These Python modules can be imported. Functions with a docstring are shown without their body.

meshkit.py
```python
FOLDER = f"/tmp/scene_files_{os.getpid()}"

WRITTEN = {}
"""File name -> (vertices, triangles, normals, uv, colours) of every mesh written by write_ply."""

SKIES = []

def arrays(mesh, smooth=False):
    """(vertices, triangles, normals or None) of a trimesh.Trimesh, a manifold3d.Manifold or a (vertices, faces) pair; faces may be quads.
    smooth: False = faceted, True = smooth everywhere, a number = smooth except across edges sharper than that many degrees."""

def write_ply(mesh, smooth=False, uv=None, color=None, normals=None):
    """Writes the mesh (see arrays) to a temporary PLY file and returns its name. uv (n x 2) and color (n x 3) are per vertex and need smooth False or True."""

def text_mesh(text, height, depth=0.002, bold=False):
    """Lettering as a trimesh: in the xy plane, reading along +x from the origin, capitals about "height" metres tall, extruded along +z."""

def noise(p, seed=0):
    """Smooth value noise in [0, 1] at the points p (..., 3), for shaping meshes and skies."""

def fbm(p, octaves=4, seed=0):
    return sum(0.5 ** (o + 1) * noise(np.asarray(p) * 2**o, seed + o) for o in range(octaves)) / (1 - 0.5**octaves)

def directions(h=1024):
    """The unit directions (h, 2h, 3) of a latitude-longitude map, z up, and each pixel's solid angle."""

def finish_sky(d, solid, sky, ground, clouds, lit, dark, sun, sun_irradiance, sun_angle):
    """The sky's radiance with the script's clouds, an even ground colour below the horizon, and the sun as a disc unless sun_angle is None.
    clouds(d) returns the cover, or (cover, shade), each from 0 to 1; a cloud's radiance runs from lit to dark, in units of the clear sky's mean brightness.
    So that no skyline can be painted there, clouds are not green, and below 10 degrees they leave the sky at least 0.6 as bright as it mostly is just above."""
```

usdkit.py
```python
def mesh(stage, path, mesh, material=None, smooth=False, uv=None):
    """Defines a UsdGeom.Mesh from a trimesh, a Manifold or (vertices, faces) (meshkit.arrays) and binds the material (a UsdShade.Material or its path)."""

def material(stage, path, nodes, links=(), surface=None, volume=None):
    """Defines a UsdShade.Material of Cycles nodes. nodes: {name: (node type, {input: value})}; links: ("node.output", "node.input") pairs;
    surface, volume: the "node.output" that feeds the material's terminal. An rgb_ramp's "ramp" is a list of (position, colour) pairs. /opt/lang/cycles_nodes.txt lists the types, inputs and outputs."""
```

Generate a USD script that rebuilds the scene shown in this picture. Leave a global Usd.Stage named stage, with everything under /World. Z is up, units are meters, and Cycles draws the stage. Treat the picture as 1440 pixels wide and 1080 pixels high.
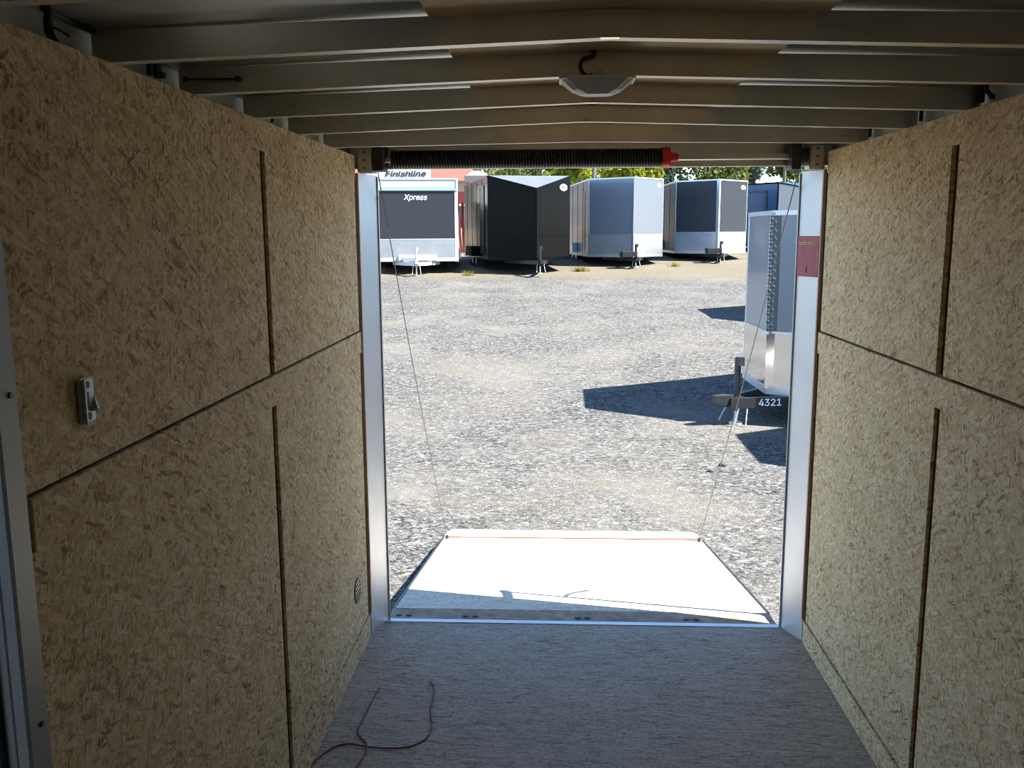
import math, random
import numpy as np, trimesh, usdkit, meshkit
import manifold3d as m3
from pxr import Usd, UsdGeom, UsdLux, UsdShade, Gf, Sdf, Vt

stage = Usd.Stage.CreateInMemory()
UsdGeom.SetStageUpAxis(stage, 'Z'); UsdGeom.SetStageMetersPerUnit(stage, 1.0)
UsdGeom.Xform.Define(stage, '/World')
rng = random.Random(7)

# ------------------------------------------------------------------ camera, sky, sun, exposure
EXPOSURE = 1.70
FOCAL_PX, CX, CH, YAW, PITCH, ROLL = 1276.04, -0.1222, 1.6723, -0.0488, 0.1649, -0.0047
SUN_DIR = np.array([1.0, -0.30, 1.16]); SUN_DIR /= np.linalg.norm(SUN_DIR)
SUN_POWER, SKY_POWER = 1.7, 0.051

def camera():
    f = np.array([math.sin(YAW) * math.cos(PITCH), math.cos(YAW) * math.cos(PITCH), -math.sin(PITCH)])
    r = np.array([math.cos(YAW), -math.sin(YAW), 0.0]); u = np.cross(r, f)
    r2 = r * math.cos(ROLL) + u * math.sin(ROLL); u2 = -r * math.sin(ROLL) + u * math.cos(ROLL)
    c = UsdGeom.Camera.Define(stage, '/World/camera')
    c.CreateHorizontalApertureAttr(36.0); c.CreateVerticalApertureAttr(27.0)
    c.CreateFocalLengthAttr(36.0 * FOCAL_PX / 1440.0)
    c.CreateClippingRangeAttr((0.02, 2000.0))
    c.CreateExposureAttr(EXPOSURE)
    m = Gf.Matrix4d(1.0)
    for i, a in enumerate((r2, u2, -f)): m.SetRow(i, Gf.Vec4d(*map(float, a), 0.0))
    m.SetRow(3, Gf.Vec4d(CX, 0.0, CH, 1.0))
    c.AddTransformOp().Set(m)
camera()

def lights():
    d = UsdLux.DomeLight.Define(stage, '/World/sky')
    d.CreateIntensityAttr(1.0)
    m = usdkit.material(stage, '/World/Looks/sky', {
        'tc': ('texture_coordinate', {}),
        'sky': ('sky_texture', {'sky_type': 'multiple_scattering', 'sun_disc': False, 'sun_elevation': math.asin(SUN_DIR[2]),
                                'sun_rotation': math.atan2(SUN_DIR[0], SUN_DIR[1]), 'altitude': 100.0, 'air_density': 1.0, 'aerosol_density': 0.8, 'ozone_density': 1.0}),
        'bg': ('background_shader', {'strength': SKY_POWER})},
        [('tc.generated', 'sky.vector'), ('sky.color', 'bg.color')], surface='bg.background')
    UsdShade.MaterialBindingAPI.Apply(d.GetPrim()).Bind(m)
    s = UsdLux.DistantLight.Define(stage, '/World/sun')
    s.CreateIntensityAttr(SUN_POWER); s.CreateNormalizeAttr(True); s.CreateAngleAttr(0.53); s.CreateColorAttr(Gf.Vec3f(1.0, 0.95, 0.87))
    z = SUN_DIR; x = np.cross([0, 0, 1.0], z); x /= np.linalg.norm(x); y = np.cross(z, x)
    m = Gf.Matrix4d(1.0)
    for i, a in enumerate((x, y, z)): m.SetRow(i, Gf.Vec4d(*map(float, a), 0.0))
    s.AddTransformOp().Set(m)
lights()

# ------------------------------------------------------------------ helpers
used = {}
def numbered(path):
    n = used.get(path, 0); used[path] = n + 1
    return path if n == 0 else '%s_%03d' % (path, n)

def data(prim, **kw):
    for k, v in kw.items():
        if v: prim.SetCustomDataByKey(k, v)

def P(o): return str(o.GetPath()) if hasattr(o, 'GetPath') else o

def thing(name, label=None, category=None, group=None, kind=None, loc=(0, 0, 0), rotz=0.0, parent='/World'):
    x = UsdGeom.Xform.Define(stage, numbered(P(parent) + '/' + name))
    x.AddTranslateOp().Set(Gf.Vec3d(*map(float, loc)))
    if rotz: x.AddRotateZOp().Set(float(rotz))
    data(x.GetPrim(), label=label, category=category, group=group, kind=kind)
    return x.GetPrim()

def obj(name, mesh, mat, parent='/World', smooth=30, label=None, category=None, group=None, kind=None):
    if isinstance(mesh, list): mesh = trimesh.util.concatenate(mesh)
    m = usdkit.mesh(stage, numbered(P(parent) + '/' + name), mesh, M[mat], smooth=smooth)
    data(m.GetPrim(), label=label, category=category, group=group, kind=kind)
    return m.GetPrim()

def box(x0, x1, y0, y1, z0, z1, b=0.0):
    x0, x1 = sorted((x0, x1)); y0, y1 = sorted((y0, y1)); z0, z1 = sorted((z0, z1))
    if b <= 0:
        m = trimesh.creation.box([x1 - x0, y1 - y0, z1 - z0]); m.apply_translation([(x0 + x1) / 2, (y0 + y1) / 2, (z0 + z1) / 2]); return m
    b = min(b, (x1 - x0) * .45, (y1 - y0) * .45, (z1 - z0) * .45)
    pts = []
    for x, sx in ((x0, 1), (x1, -1)):
        for y, sy in ((y0, 1), (y1, -1)):
            for z, sz in ((z0, 1), (z1, -1)):
                pts += [(x, y + sy * b, z + sz * b), (x + sx * b, y, z + sz * b), (x + sx * b, y + sy * b, z)]
    return trimesh.convex.convex_hull(np.array(pts))

def hull(pts): return trimesh.convex.convex_hull(np.array(pts, float))

def cyl(p0, p1, r, n=16, r2=None):
    p0, p1 = np.array(p0, float), np.array(p1, float); d = p1 - p0; L = np.linalg.norm(d); d /= L
    a = np.cross(d, [0, 0, 1.0] if abs(d[2]) < .9 else [1.0, 0, 0]); a /= np.linalg.norm(a); c = np.cross(d, a)
    t = np.arange(n) * 2 * np.pi / n; ring = np.cos(t)[:, None] * a + np.sin(t)[:, None] * c
    return hull(np.vstack([p0 + ring * r, p1 + ring * (r if r2 is None else r2)]))

def tube(pts, r, n=8):
    p = np.array(pts, float); t = np.gradient(p, axis=0); t /= np.linalg.norm(t, axis=1)[:, None] + 1e-12
    ref = np.array([0.13, 0.21, 0.97])
    a = np.cross(t, ref); a /= np.linalg.norm(a, axis=1)[:, None] + 1e-12; b = np.cross(t, a)
    ang = np.arange(n) * 2 * np.pi / n
    v = (p[:, None] + r * (np.cos(ang)[None, :, None] * a[:, None] + np.sin(ang)[None, :, None] * b[:, None])).reshape(-1, 3)
    f = []
    for i in range(len(p) - 1):
        for j in range(n):
            k = (j + 1) % n
            f += [(i * n + j, i * n + k, (i + 1) * n + k), (i * n + j, (i + 1) * n + k, (i + 1) * n + j)]
    v = np.vstack([v, p[0], p[-1]])
    for j in range(n):
        k = (j + 1) % n; e = (len(p) - 1) * n
        f += [(len(v) - 2, k, j), (len(v) - 1, e + j, e + k)]
    m = trimesh.Trimesh(v, f, process=False); m.fix_normals(); return m

def spline(pts, n=60):
    from scipy.interpolate import CubicSpline
    p = np.array(pts, float); d = np.r_[0, np.cumsum(np.linalg.norm(np.diff(p, axis=0), axis=1))]
    return CubicSpline(d, p)(np.linspace(0, d[-1], n))

def prism(poly_xy, z0, z1):
    """vertical prism over a convex plan polygon"""
    return hull([(x, y, z0) for x, y in poly_xy] + [(x, y, z1) for x, y in poly_xy])

def bar(p0, p1, w, h):
    """rectangular bar between points, w horizontally, h vertically"""
    p0, p1 = np.array(p0, float), np.array(p1, float); d = (p1 - p0) / np.linalg.norm(p1 - p0)
    a = np.cross(d, [0, 0, 1.0]);
    if np.linalg.norm(a) < 1e-3: a = np.array([1.0, 0, 0])
    a /= np.linalg.norm(a); u = np.cross(a, d)
    return hull([p + sa * a * w / 2 + su * u * h / 2 for p in (p0, p1) for sa in (-1, 1) for su in (-1, 1)])

def ground_z(y):
    y = np.asarray(y, float); t = np.clip(y - 8, 0, None)
    z = np.where(t < 6, 0.05 * t * t / 12, 0.05 * (t - 3))
    return -0.40 + np.minimum(z, 1.25) if z.ndim else -0.40 + min(float(z), 1.25)

# ------------------------------------------------------------------ materials
M = {}
def mat(name, nodes, links, surface='p.BSDF'):
    M[name] = usdkit.material(stage, '/World/Looks/' + name, nodes, links, surface=surface); return M[name]

def plain(name, color, rough=0.5, metal=0.0, var=0.0, scale=6.0, bump=0.0, spec=0.5, coat=0.0):
    n = {'p': ('principled_bsdf', {'base_color': color, 'roughness': rough, 'metallic': metal, 'specular_ior_level': spec, 'coat_weight': coat, 'coat_roughness': 0.04})}
    l = []
    if var or bump:
        n['g'] = ('geometry', {})
        n['n'] = ('noise_texture', {'scale': scale, 'detail': 4.0, 'roughness': 0.6})
        l += [('g.position', 'n.vector')]
    if var:
        c = np.array(color)
        n['r'] = ('rgb_ramp', {'ramp': [(0.3, tuple(c * (1 - var))), (0.7, tuple(np.minimum(c * (1 + var), 1)))]})
        l += [('n.fac', 'r.fac'), ('r.color', 'p.base_color')]
    if bump:
        n['b'] = ('bump', {'strength': bump, 'distance': 0.01}); l += [('n.fac', 'b.height'), ('b.normal', 'p.normal')]
    return mat(name, n, l)

def osb(name, axis, stops, bias=1.0, along=0.0, rough=0.8, spread=1.05, fl=(.034, .0068)):
    """oriented strand board: three layers of long flakes at different angles. axis: the board's normal"""
    n, l = {'g': ('geometry', {})}, []
    n['w'] = ('noise_texture', {'scale': 28.0, 'detail': 3.0, 'roughness': 0.6}); l += [('g.position', 'w.vector')]
    n['ws'] = ('vector_math', {'math_type': 'scale', 'scale': 0.022}); l += [('w.color', 'ws.vector1')]
    n['wa'] = ('vector_math', {'math_type': 'add'}); l += [('g.position', 'wa.vector1'), ('ws.vector', 'wa.vector2')]
    for i, (ang, sc) in enumerate(((along, 1.0), (along + spread, 1.25), (along - spread * .8, 0.9))):
        rot = {'x': (ang, 0, 0), 'z': (0, 0, ang), 'y': (0, ang, 0)}[axis]
        s = {'x': (1.0, fl[0] / sc, fl[1] / sc), 'z': (fl[0] / sc, fl[1] / sc, 1.0), 'y': (fl[0] / sc, 1.0, fl[1] / sc)}[axis]
        n[f'm{i}'] = ('mapping', {'mapping_type': 'texture', 'rotation': rot, 'scale': s, 'location': (0.13 * i, 0.31 * i, 0.17 * i)})
        n[f'v{i}'] = ('voronoi_texture', {'scale': 1.0, 'feature': 'f1', 'randomness': 1.0})
        n[f's{i}'] = ('separate_color', {})
        l += [('wa.vector', f'm{i}.vector'), (f'm{i}.vector', f'v{i}.vector'), (f'v{i}.color', f's{i}.color')]
    n['g1'] = ('math', {'math_type': 'greater_than', 'value2': 0.5}); n['g2'] = ('math', {'math_type': 'greater_than', 'value2': 0.58})
    n['x1'] = ('mix_float', {}); n['x2'] = ('mix_float', {})
    l += [('s1.g', 'g1.value1'), ('s2.g', 'g2.value1'), ('g1.value', 'x1.fac'), ('s0.r', 'x1.a'), ('s1.r', 'x1.b'),
          ('g2.value', 'x2.fac'), ('x1.result', 'x2.a'), ('s2.r', 'x2.b')]
    n['f'] = ('noise_texture', {'scale': 160.0, 'detail': 3.0, 'roughness': 0.65}); l += [('wa.vector', 'f.vector')]
    n['big'] = ('noise_texture', {'scale': 5.0, 'detail': 5.0, 'roughness': .6}); l += [('g.position', 'big.vector')]
    n['a1'] = ('math', {'math_type': 'multiply_add', 'value2': 0.75, 'value3': -0.375}); l += [('f.fac', 'a1.value1')]
    n['a2'] = ('math', {'math_type': 'add'}); l += [('x2.result', 'a2.value1'), ('a1.value', 'a2.value2')]
    n['a3'] = ('math', {'math_type': 'multiply_add', 'value2': 0.55, 'value3': -0.275}); l += [('big.fac', 'a3.value1')]
    n['a4'] = ('math', {'math_type': 'add'}); l += [('a2.value', 'a4.value1'), ('a3.value', 'a4.value2')]
    n['r'] = ('rgb_ramp', {'ramp': stops}); l += [('a4.value', 'r.fac')]
    n['b'] = ('bump', {'strength': 0.35, 'distance': 0.002}); l += [('a2.value', 'b.height')]
    n['sp'] = ('noise_texture', {'scale': 75.0, 'detail': 4.0, 'roughness': 0.7, 'distortion': 0.6}); l += [('g.position', 'sp.vector')]
    n['spr'] = ('rgb_ramp', {'ramp': [(.28, (.30, .25, .19)), (.41, (.78, .75, .70)), (.50, (1, 1, 1)), (1, (1, 1, 1))]}); l += [('sp.fac', 'spr.fac')]
    n['spm'] = ('mix_color', {'blend_type': 'multiply', 'fac': 1.0}); l += [('r.color', 'spm.a'), ('spr.color', 'spm.b')]
    n['p'] = ('principled_bsdf', {'roughness': rough, 'specular_ior_level': 0.3}); l += [('spm.result', 'p.base_color'), ('b.normal', 'p.normal')]
    mat(name, n, l)

OSB = [(0.0, (.30, .18, .075)), (0.08, (.49, .33, .155)), (0.30, (.61, .44, .232)), (0.65, (.685, .525, .30)), (0.92, (.75, .595, .365)), (1.0, (.80, .66, .43))]
osb('osb_wall', 'x', OSB, along=0.35)
osb('osb_front', 'y', OSB, along=0.35)
FLR = [(0.0, (.18, .145, .12)), (0.10, (.34, .285, .24)), (0.4, (.43, .365, .31)), (0.7, (.47, .405, .35)), (1.0, (.55, .49, .43))]
osb('osb_floor', 'z', FLR, along=0.0, spread=0.12, rough=0.6, fl=(.050, .0042))
RMP = [(0.0, (.50, .43, .35)), (0.3, (.66, .60, .52)), (1.0, (.76, .71, .64))]
osb('ramp_ply', 'z', RMP, along=0.0, spread=0.10, fl=(.08, .006))
plain('edge_wood', (.50, .33, .24), .7, var=.15, scale=20)
plain('stud_wood', (.24, .105, .04), .8, var=.35, scale=14)
plain('hinge_wood', (.30, .225, .165), .7, var=.4, scale=18)
plain('hinge_rod', (.16, .09, .06), .6)
plain('galvanized', (.58, .55, .46), .28, .68, var=.12, scale=7, bump=.03)
plain('roof_metal', (.52, .53, .50), .42, 1.0, var=.10, scale=2.0, bump=.05)
plain('side_metal', (.72, .73, .69), .5, 0.25, var=.1, scale=3)
plain('luan', (.62, .44, .24), .7, var=.15, scale=5)
plain('aluminum', (.62, .64, .66), .30, 1.0, var=.05, scale=9)
plain('door_metal', (.25, .245, .22), .45, .5, var=.05, scale=9)
plain('jamb_metal', (.62, .63, .64), .42, 0.75, var=.05, scale=5)
plain('plate_zinc', (.42, .44, .43), .45, .8, var=.2, scale=60)
plain('black_rubber', (.012, .012, .012), .6)
plain('black_steel', (.018, .018, .02), .4)
plain('spring_steel', (.016, .016, .015), .45, .0)
plain('red_paint', (.62, .02, .012), .4)
plain('red_faded', (.16, .022, .022), .55, var=.3, scale=2)
plain('red_tape', (.46, .05, .06), .45, var=.2, scale=30)
plain('yellow_print', (.75, .50, .08), .6)
plain('lens_plastic', (.62, .60, .55), .35)
plain('wire_red', (.16, .025, .015), .5)
plain('cable_steel', (.12, .12, .12), .4, .6)
plain('pan_dark', (.05, .045, .035), .6, var=.4, scale=60)
plain('screw', (.10, .10, .10), .4, .8)
plain('white_paint', (.46, .48, .49), .35)
plain('silver_paint', (.12, .138, .16), .25, .3, coat=.2)
plain('silver_side', (.13, .16, .2), .20, .6)
plain('pewter_paint', (.145, .165, .195), .28, .35, coat=.3)
plain('charcoal_paint', (.023, .027, .033), .42, 0.0, spec=.3)
plain('graphite_paint', (.016, .018, .020), .42, .0, spec=.3)
plain('black_paint', (.0012, .0015, .0015), .16, 0.0, spec=.07)
plain('black_guard', (.004, .004, .004), .45, .0, var=.3, scale=30, spec=.06)
plain('blue_paint', (.008, .024, .062), .2, .0, spec=.35)
plain('navy_paint', (.022, .060, .125), .25, .0, spec=.35)
plain('truck_grey', (.13, .13, .125), .5)
plain('cap_white', (.24, .40, .44), .18, .5)
plain('tread_base', (.07, .075, .07), .5, .6)
plain('mirror_guard', (.44, .45, .46), .26, .75, var=.1, scale=3, bump=.12)
plain('polished', (.72, .73, .74), .10, 1.0, bump=.02, scale=3)
plain('chain_zinc', (.55, .55, .53), .4, .7)
plain('trim_silver', (.50, .52, .54), .3, .8)
plain('tire', (.015, .015, .015), .8)
plain('sign_white', (.80, .80, .80), .5)
plain('ink', (.03, .03, .035), .6)
plain('white_decal', (.85, .85, .85), .4)
plain('building_wall', (.52, .42, .30), .8, var=.08)
plain('roof_red', (.24, .075, .055), .6, var=.1)
plain('pole_wood', (.10, .085, .07), .8)
plain('bark', (.08, .06, .045), .9)
plain('stone_dark', (.07, .07, .07), .9, var=.3, scale=40)
plain('window_dark', (.02, .025, .03), .1)
plain('amber_lens', (.6, .2, .02), .3)
plain('rope', (.42, .40, .33), .8)

def foliage(name, c1, c2):
    mat(name, {'o': ('geometry', {}), 'r': ('rgb_ramp', {'ramp': [(0, c1), (1, c2)]}),
        'd': ('diffuse_bsdf', {}), 't': ('translucent_bsdf', {}), 'm': ('mix_closure', {'fac': .35})},
        [('o.random_per_island', 'r.fac'), ('r.color', 'd.color'), ('r.color', 't.color'), ('d.BSDF', 'm.closure1'), ('t.BSDF', 'm.closure2')], surface='m.closure')
foliage('leaf_bright', (.26, .29, .04), (.46, .45, .10))
foliage('leaf_mid', (.14, .17, .05), (.30, .30, .11))
foliage('leaf_dark', (.07, .10, .07), (.17, .20, .12))
foliage('grass_dry', (.22, .20, .05), (.34, .33, .09))

def gravel():
    n, l = {'g': ('geometry', {})}, []
    n['v'] = ('voronoi_texture', {'scale': 52.0, 'feature': 'f1'}); l += [('g.position', 'v.vector')]
    n['v2'] = ('voronoi_texture', {'scale': 19.0, 'feature': 'f1'}); l += [('g.position', 'v2.vector')]
    n['s'] = ('separate_color', {}); n['s2'] = ('separate_color', {}); l += [('v.color', 's.color'), ('v2.color', 's2.color')]
    n['mx'] = ('mix_float', {'fac': .30}); l += [('s.r', 'mx.a'), ('s2.r', 'mx.b')]
    n['r'] = ('rgb_ramp', {'ramp': [(0, (.006, .006, .007)), (.22, (.034, .035, .036)), (.5, (.088, .089, .087)), (.75, (.138, .136, .131)), (1, (.31, .305, .29))]}); l += [('mx.result', 'r.fac')]
    # pale dust worked into the stones: broad patches of their own shape, and two wheel tracks
    n['n1'] = ('noise_texture', {'scale': .55, 'detail': 6.0, 'roughness': .68}); l += [('g.position', 'n1.vector')]
    n['rn'] = ('rgb_ramp', {'ramp': [(.44, (0, 0, 0)), (.72, (1, 1, 1))]}); l += [('n1.fac', 'rn.fac')]
    n['wn'] = ('noise_texture', {'scale': .9, 'detail': 5.0}); n['wsub'] = ('vector_math', {'math_type': 'subtract', 'vector2': (.5, .5, .5)})
    n['wsc'] = ('vector_math', {'math_type': 'scale', 'scale': 2.6}); n['wp'] = ('vector_math', {'math_type': 'add'})
    l += [('g.position', 'wn.vector'), ('wn.color', 'wsub.vector1'), ('wsub.vector', 'wsc.vector1'), ('g.position', 'wp.vector1'), ('wsc.vector', 'wp.vector2')]
    prev = 'rn.color'
    spots = [(-1.2, 13.2, 1.3, 1.6, 0, .75), (-0.9, 10.9, 1.0, 1.5, .3, .55), (-.25, 8.9, .8, 1.0, 0, .45), (.75, 6.9, .75, 1.7, .5, .8), (2.0, 15.0, 1.6, 1.2, 0, .6), (.6, 5.9, 1.3, .5, 0, .45)]
    for i, (x, y, rx, ry, a, k) in enumerate(spots):
        n[f'pm{i}'] = ('mapping', {'mapping_type': 'texture', 'location': (x, y, 0), 'rotation': (0, 0, a), 'scale': (rx, ry, 60.0)})
        n[f'pl{i}'] = ('vector_math', {'math_type': 'length'})
        n[f'pr{i}'] = ('rgb_ramp', {'ramp': [(.25, (k, k, k)), (1.0, (0, 0, 0))]})
        n[f'px{i}'] = ('mix_color', {'blend_type': 'lighten', 'fac': 1.0})
        l += [('wp.vector', f'pm{i}.vector'), (f'pm{i}.vector', f'pl{i}.vector1'), (f'pl{i}.value', f'pr{i}.fac'), (prev, f'px{i}.a'), (f'pr{i}.color', f'px{i}.b')]
        prev = f'px{i}.result'
    n['bw'] = ('rgb_to_bw', {}); l += [(prev, 'bw.color')]
    n['k'] = ('math', {'math_type': 'multiply', 'value2': .78}); l += [('bw.val', 'k.value1')]
    n['dc'] = ('rgb_ramp', {'ramp': [(.35, (.145, .131, .113)), (.65, (.172, .160, .141))]}); l += [('n1.fac', 'dc.fac')]
    n['m'] = ('mix_color', {}); l += [('k.value', 'm.fac'), ('r.color', 'm.a'), ('dc.color', 'm.b')]
    # yellow-green dry weeds growing thinly in places, tan dirt strip by the far row
    n['n2'] = ('noise_texture', {'scale': .8, 'detail': 6.0, 'roughness': .7}); n['n2m'] = ('mapping', {'location': (13.0, 4.0, 0)}); l += [('g.position', 'n2m.vector'), ('n2m.vector', 'n2.vector')]
    n['r2'] = ('rgb_ramp', {'ramp': [(.56, (0, 0, 0)), (.80, (.45, .45, .45))]}); l += [('n2.fac', 'r2.fac')]
    n['m2'] = ('mix_color', {'b': (.105, .099, .053)}); l += [('r2.color', 'm2.fac'), ('m.result', 'm2.a')]
    n['sx'] = ('separate_xyz', {}); l += [('wp.vector', 'sx.vector')]
    n['mr'] = ('map_range', {'from_min': 25.5, 'from_max': 27.5, 'to_min': 0.0, 'to_max': .7, 'clamp': True}); l += [('sx.y', 'mr.value')]
    n['m3'] = ('mix_color', {'b': (.148, .126, .084)}); l += [('mr.result', 'm3.fac'), ('m2.result', 'm3.a')]
    n['b'] = ('bump', {'strength': .55, 'distance': .012}); l += [('v.distance', 'b.height')]; n['b'][1]['invert'] = True
    n['p'] = ('principled_bsdf', {'roughness': .9, 'specular_ior_level': .2}); l += [('m3.result', 'p.base_color'), ('b.normal', 'p.normal')]
    mat('gravel', n, l)
gravel()

# ------------------------------------------------------------------ the ground
def ground():
    ys = np.r_[np.linspace(-60, -4, 8), np.linspace(-2, 40, 85), np.linspace(44, 260, 20)]; xs = np.r_[np.linspace(-160, -24, 10), np.linspace(-20, 24, 60), np.linspace(28, 160, 10)]
    X, Y = np.meshgrid(xs, ys); Z = ground_z(Y)
    bumpy = np.clip((Y - 6.6) / 3, 0, 1) * .03 * (meshkit.fbm(np.stack([X * .5, Y * .5, 0 * X], -1), 3) - .5)
    v = np.stack([X, Y, Z + bumpy], -1).reshape(-1, 3); w = len(xs); f = []
    for i in range(len(ys) - 1):
        for j in range(w - 1):
            a = i * w + j; f.append((a, a + 1, a + w + 1, a + w))
    obj('ground', (v, f), 'gravel', smooth=True, kind='structure', label='grey gravel yard with pale dusty patches')
ground()

# ------------------------------------------------------------------ the trailer we stand in: its shell is the room
X = 0.90                      # inner face of the wall boards
SKIN = 0.95
Y0, Y1 = -1.15, 3.55          # front wall, rear end of the side boards
TOP = 1.97

def jitter_panel(x0, x1, y0, y1, z0, z1): return box(x0, x1, y0, y1, z0, z1, .0015)

def walls():
    # left wall: door opening from y=0.42 to y=1.20; boards of 1.2 m
    for side, s in (('left', -1), ('right', 1)):
        w = thing('wall_' + side, kind='structure', label=f'{side} trailer wall of oriented strand board with narrow gaps')
        sp = [(1.245, 2.413), (2.452, 3.548)] if s < 0 else [(-1.12, 0.045), (0.075, 1.265), (1.30, 2.424), (2.458, 3.552)]
        if s < 0: sp = [(-1.12, 0.36)] + sp
        a, b = s * X, s * (X + .010)
        for y0, y1 in sp:
            obj('board', jitter_panel(a, b, y0, y1, 1.293, 1.892), 'osb_wall', w)
            obj('board', jitter_panel(a, b, y0, y1, .102, 1.206), 'osb_wall', w)
        pr = .0035
        runs = [(-1.13, .36), (1.261, 3.56)] if s < 0 else [(-1.13, 3.565)]
        for y0, y1 in runs:
            obj('strip', jitter_panel(s * (X - pr), b, y0, y1, 1.204, 1.287), 'osb_wall', w)
            obj('strip', jitter_panel(s * (X - pr + .003), b, y0, y1, 1.890, TOP), 'osb_wall', w)
            obj('strip', jitter_panel(s * (X - pr - .002), b, y0, y1, .002, .0975), 'osb_wall', w)
        if s > 0:   # cover strip on the rear edge of the nearer gap
            obj('strip', jitter_panel(X - .003, X, 2.460, 2.526, 1.2935, 1.8895), 'osb_wall', w)
        # reddish studs seen through the gaps
        for yc in ((2.43, 3.556) if s < 0 else (-1.13, .06, 1.28, 2.44, 3.558)):
            obj('stud', box(s * (X + .0115), s * (X + .045), yc - .045, yc + .045 if yc < 3.5 else yc + .02, .0, TOP - .01), 'stud_wood', w)
        if s < 0:
            obj('stud', box(s * (X + .0115), s * (X + .045), 1.232, 1.27, .05, TOP - .01), 'stud_wood', w)
        # outer skin, with the side door cut out on the left
        if s > 0:
            obj('outer_skin', box(SKIN, SKIN + .004, -1.2, 3.74, -.14, 2.07), 'side_metal', w)
        else:
            obj('outer_skin', [box(-SKIN, -SKIN - .004, 1.205, 3.74, -.14, 2.07), box(-SKIN, -SKIN - .004, -1.2, .38, -.14, 2.07), box(-SKIN, -SKIN - .004, .38, 1.205, 1.90, 2.07), box(-SKIN, -SKIN - .004, .38, 1.205, -.14, .04)], 'side_metal', w)
    w = thing('wall_front', kind='structure', label='front trailer wall of oriented strand board behind the viewer')
    obj('board', box(-X + .005, -.003, Y0 - .010, Y0, .0, TOP), 'osb_front', w); obj('board', box(.003, X - .005, Y0 - .010, Y0, .0, TOP), 'osb_front', w)
    obj('outer_skin', box(-SKIN, SKIN, Y0 - .05, Y0 - .045, -.14, 2.07), 'side_metal', w)
walls()

def floor():
    f = thing('floor', kind='structure', label='grey-brown strand board trailer floor with streaks across')
    y = 3.705
    for y0, y1 in ((-1.15, .06), (.062, 1.28), (1.282, 2.50), (2.502, 3.705)):
        obj('board', box(-X + .0, X - .0, y0, y1, -.019, 0.0, .001), 'osb_floor', f)
    obj('sill', box(-.866, .856, 3.706, 3.742, -.055, .003, .003), 'aluminum', f, label='bright aluminium sill')
    obj('underframe', [box(-.93, .93, yy - .03, yy + .03, -.10, -.021) for yy in (-1.0, -.4, .2, .8, 1.4, 2.0, 2.6, 3.2, 3.66)] + [box(sx - .03, sx + .03, -1.15, 3.70, -.2, -.101) for sx in (-.85, .85)], 'black_steel', f)
floor()

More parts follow.
